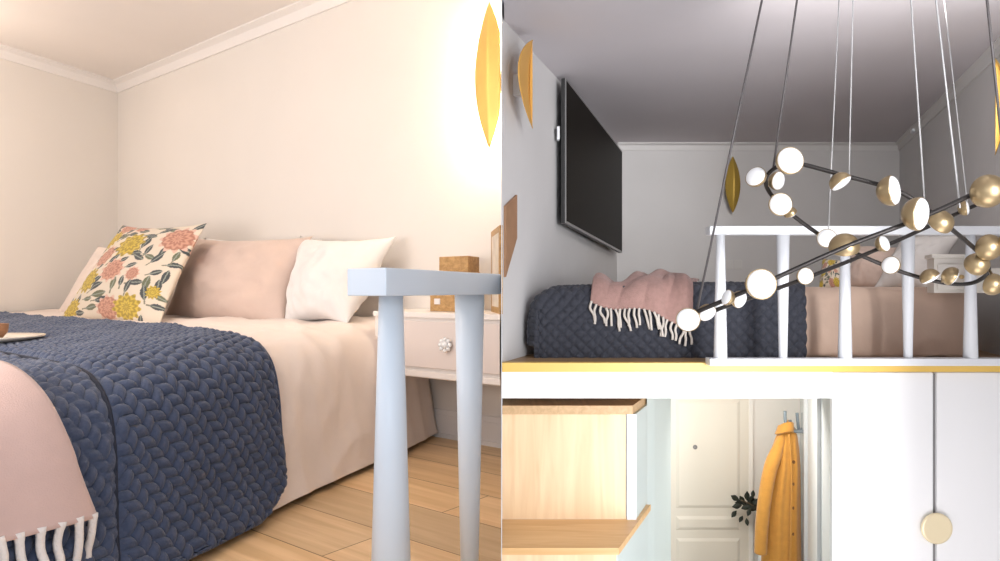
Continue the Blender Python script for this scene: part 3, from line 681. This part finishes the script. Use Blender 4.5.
for y0_, y1_ in ((5.05, 5.2), (5.9, 6.02)):
    prism('casing', [(hr(y0_)-.03, y0_), (hr(y0_), y0_), (hr(y1_), y1_), (hr(y1_)-.03, y1_)], 0, ZB-.05, M_hallr, dr2)

# coat on its hook
YK = 6.0
hk = empty('coat_hook', at(791, 425, YH-.02)); tag(hk, 'blue grey metal hook holding the mustard coat', 'coat hook')
hx = hr(6.0)
hexobj('back_plate', [Vector((hx-xo, 6.0+sy*.05, zrow(424, 6.0)+sz*.09)) for xo in (.02, -.01) for sy, sz in ((-1, -1), (1, -1), (1, 1), (-1, 1))], M_hook, hk, .004)
for (x2_, y2_), yy in (((785, 411), -.05), ((790, 420), .02), ((797, 413), .05)):
    p = smooth_path([Vector((hx-.01, 6.0+yy, zrow(430, 6.0))), at((x2_+802)/2, 431, 6.0+yy), at(x2_+1, 424, 6.0+yy), at(x2_, y2_, 6.0+yy)], 6)
    tube('prong', p, .014, M_hook, hk, 8)
co = empty('coat', at(785, 430, YK)); tag(co, 'long mustard coat hanging from the hook in the entrance', 'coat')
prof_c = [(428, 781, 794), (436, 777, 796.5), (448, 773, 798), (465, 770, 799), (485, 766.5, 799.3), (505, 763.5, 799.5), (530, 762, 799.7), (560, 762, 800), (620, 760, 800), (680, 758, 801)]
def coatfn(u, v):
    t = v*(len(prof_c)-1); i = min(int(t), len(prof_c)-2); k = t-i
    y, l, r = [prof_c[i][j]*(1-k)+prof_c[i+1][j]*k for j in range(3)]
    an = u*2*PI; cx = (l+r)/2; hw = (r-l)/2
    Y = YK; wv = min(1, v*3)
    fold = 1+.06*wv*math.sin(an*7+v*1.5)+.04*wv*math.sin(an*13+1)
    return Vector((X(cx, Y)+X(500+hw, Y)*math.cos(an)*(1+.02*wv*math.sin(an*9)), Y-.11*(.5+.5*wv)*math.sin(an)*fold, zrow(y, Y)))
sheet('coat_body', 140, 60, coatfn, M_coat, co, .006)
slv = smooth_path([at(784, 432, YK-.03), at(778, 448, YK-.06), at(770, 470, YK-.09), at(764.5, 500, YK-.11), at(761.5, 530, YK-.11), at(760.5, 553, YK-.10)], 10)
tube('sleeve', slv, [.014+.045*min(1, i/16)**.7-.008*(i/len(slv)) for i in range(len(slv))], M_coat, co, 18)
col_ = bmesh.new()
grid_bm(col_, 24, 6, lambda u, v: at(786+(7.5+1.2*v)*math.cos(PI*.9+u*PI*1.25)-1.8*v, 423+9*v+2.5*math.cos(u*6), YK-.03)+Vector((0, .07*math.sin(PI*.9+u*PI*1.25)*(.8+.5*v), 0)))
oc = from_bm('collar', col_, M_coat, co, True); md = oc.modifiers.new('t', 'SOLIDIFY'); md.thickness = .014
tube('hanging_loop', [at(786, 428, YK), at(788, 420, YK+.1), at(791, 426, YK+.02)], .006, M_coat, co, 6)
for y_ in (462, 484, 508, 534):
    lathe('button', [(.014, 0), (.014, .006), (0, .008)], at(793.5, y_, YK-.10), (.3, -1, 0), M_coatd, co, 14)
# seam of the coat front
tube('front_edge', smooth_path([at(789, 434, YK-.10), at(791.5, 470, YK-.13), at(791, 520, YK-.135), at(790, 570, YK-.135)], 8), .006, M_coat, co, 6)

# branch in a tall floor vase
YV = 6.33
vs = empty('vase', at(770, 700, YV)); vb = Vector((X(768, YV), YV, 0)); vs.location = vb
tag(vs, 'tall floor vase with a dark leafy branch beside the mustard coat', 'plant')
lathe('vase_body', [(.07, 0), (.09, .1), (.085, .28), (.05, .42), (.045, .45), (.04, .45), (.04, .3)], vb, (0, 0, 1), M_white, vs)
stp = smooth_path([vb+Vector((0, 0, .1)), Vector((X(768, YV), YV, .55)), at(768, 535, YV), at(758, 510, YV-.02), at(741, 500, YV-.04)], 8)
tube('stem', stp, .006, M_stem, vs, 6)
rl_ = random.Random(3)
for px, py, an, L in ((735, 498, 2.6, 8), (737, 506, 3.3, 8), (734, 514, 3.9, 7), (741, 519, 4.3, 6), (747, 522, 4.8, 6), (742, 500, 2.1, 8), (747, 496, 1.6, 8), (751, 499, 1.2, 8), (746, 507, 3.5, 8), (752, 508, 2.9, 9), (755, 502, .8, 9), (757, 508, .2, 8), (749, 512, 4.2, 7), (739, 503, 3.0, 7), (744, 503, 2.4, 7), (750, 504, 1.9, 8), (758, 503, .5, 8), (753, 494, 1.5, 6)):
    Y = YV-.04+rl_.uniform(-.03, .04); c = at(px, py, Y); L = L*1.25/F*Y; d = Vector((math.cos(an), rl_.uniform(-.4, .2), math.sin(an))).normalized(); s_ = d.cross(Vector((0, -1, .2))).normalized()
    bm = bmesh.new(); nn = d.cross(s_)
    grid_bm(bm, 8, 4, lambda u, v: c-d*L/2+d*L*u+s_*(v-.5)*L*.55*math.sin(PI*min(.97, max(.03, u)))+nn*.15*L*(abs(v-.5)-.3)*math.sin(PI*u))
    o = from_bm('leaf', bm, M_leaf, vs, True); md = o.modifiers.new('t', 'SOLIDIFY'); md.thickness = .002

# ---------------------------------------------------------------- chandelier
ch = empty('chandelier', at(880, -70, 2.95)); tag(ch, 'branching black chandelier with brass and white globe lamps in front of the loft railing', 'chandelier')
ZT = ZCR
# long ring: near arm, far arm; closes beyond the right of the view
ringA = [at(680, 319, 2.75), at(706, 308, 2.68), at(762, 284, 2.60), at(845, 247, 2.55), at(925, 216, 2.52), at(1000, 182, 2.55), at(1090, 145, 2.75), at(1120, 140, 3.0), at(1060, 168, 3.15), at(967, 209, 3.15), at(885, 246, 3.10), at(806, 278, 3.00), at(727, 306, 2.88), at(690, 320, 2.80)]
ringB = [at(766, 178, 2.95), at(777, 167, 2.9), at(795, 163, 2.85), at(842, 175, 2.80), at(895, 190, 2.75), at(925, 208, 2.73), at(955, 232, 2.75), at(982, 256, 2.85), at(988, 272, 2.95), at(972, 283, 3.05), at(945, 283, 3.1), at(905, 273, 3.12), at(862, 256, 3.12), at(825, 238, 3.1), at(790, 213, 3.05), at(770, 193, 3.0)]
tube('ring', smooth_path(ringA, 10, True), .0088, M_black, ch, 10, True)
tube('ring', smooth_path(ringB, 10, True), .0088, M_black, ch, 10, True)
lamps = [ # px, py, r px, depth, facing (x, toward camera, z)
 (688, 320, 12, 2.68, (-.25, 1, -.15)), (708, 314, 9.5, 2.76, (.3, .8, -.6)), (726, 297, 8, 2.62, (-.9, .25, .3)), (741, 300, 9, 2.68, (.5, .8, -.3)),
 (762, 284, 15.5, 2.52, (.0, 1, .05)), (806, 276, 8.5, 2.96, (.1, 1, 0)), (791, 160, 14, 2.76, (.05, 1, .1)), (755, 176, 10.5, 2.9, (-.75, .75, .35)),
 (779, 181, 9.5, 2.97, (.5, .8, -.2)), (781, 204, 11.5, 2.93, (-.1, 1, .05)), (791, 214, 6.5, 3.0, (.5, -.3, -.6)), (842, 184, 11, 2.76, (.5, .3, -.8)),
 (895, 190, 15.5, 2.68, (.75, .72, .1)), (827, 238, 9.5, 3.04, (-.35, 1, .1)), (844, 249, 14.5, 2.60, (.2, -.55, -.75)), (885, 243, 8.5, 3.05, (.5, .8, .3)),
 (922, 214, 17, 2.46, (.62, .75, -.1)), (890, 265, 9, 3.08, (-.75, .6, .1)), (986, 191, 16.5, 2.50, (.1, -1, .2)), (967, 208, 7.5, 3.12, (.85, .5, .1)),
 (938, 224, 13, 2.70, (-.2, -.8, -.55)), (987, 247, 13, 2.80, (0, -1, .2)), (976, 265, 11.5, 2.86, (.2, -.9, -.3)), (953, 277, 9.5, 3.0, (.85, .1, -.4)),
 (931, 279, 9.5, 3.04, (.5, .15, -.8)), (991, 284, 11, 2.9, (-.2, -.9, .2)), (1008, 240, 10, 2.75, (0, -1, .2))]
def ringpt(p):
    best = None
    for R_ in (ringA, ringB):
        for q in smooth_path(R_, 10, True):
            d = (q-p).length
            if best is None or d < best[0]: best = (d, q)
    return best[1]
for px, py, rp, Y, f in lamps:
    r = rp/F*Y; c = at(px, py, Y); d = Vector((f[0], -f[1], f[2])).normalized(); Mx = frame_of(c-d*r*.15, d)
    bm = bmesh.new()
    lathe_bm(bm, [(0, -r*.95)]+[(r*math.sin(t*PI/2/10), -r*.95*math.cos(t*PI/2/10)) for t in range(1, 11)]+[(r*1.0, r*.07), (r*.95, r*.07), (r*.93, 0)], Mx, 30)
    q = ringpt(c); back = c-d*r*.85
    tube_bm(bm, [q, q*.4+back*.6, back], .0055, 8)
    sh = from_bm('lamp_head', bm, M_shell, ch, True)
    bm = bmesh.new()
    lathe_bm(bm, [(r*.94, r*.02)]+[(r*.94*math.cos(t*PI/2/8), r*.05+r*.36*math.sin(t*PI/2/8)) for t in range(0, 8)]+[(0, r*.41)], Mx, 30)
    df = from_bm('diffuser', bm, M_diff, None, True); df.parent = sh; df.matrix_parent_inverse = Matrix.Identity(4)
def cable(x0, y0, Y0, x1, m, r):      # from ring point (x0,y0) to the ceiling passing (x1, row 0)
    Y1 = Y0; sl_ = (x1-x0)/(0-y0); yc_ = HOR-(ZT-CZ)*F/Y1; xc = x0+sl_*(yc_-y0)
    tube('cable', [at(x0, y0, Y0), at(xc, yc_, Y1)], r, m, ch, 6)
cable(697, 311, 2.72, 762, M_cable, .0045); cable(773, 170, 2.92, 797, M_cable, .0045); cable(1006, 181, 2.56, 987, M_cable, .005)
cable(828, 240, 3.10, 839, M_cablew, .0026); cable(849, 177, 2.80, 853, M_cablew, .0025); cable(925, 208, 2.73, 911, M_cablew, .0033)
cable(960, 208, 2.56, 936, M_cablew, .0034); cable(968, 209, 3.15, 944, M_cablew, .0026)
lathe('ceiling_plate', [(0, 0), (.55, 0), (.55, -.02), (0, -.02)], (X(880, 2.95), 2.9, ZT), (0, 0, 1), M_white, ch, 48)
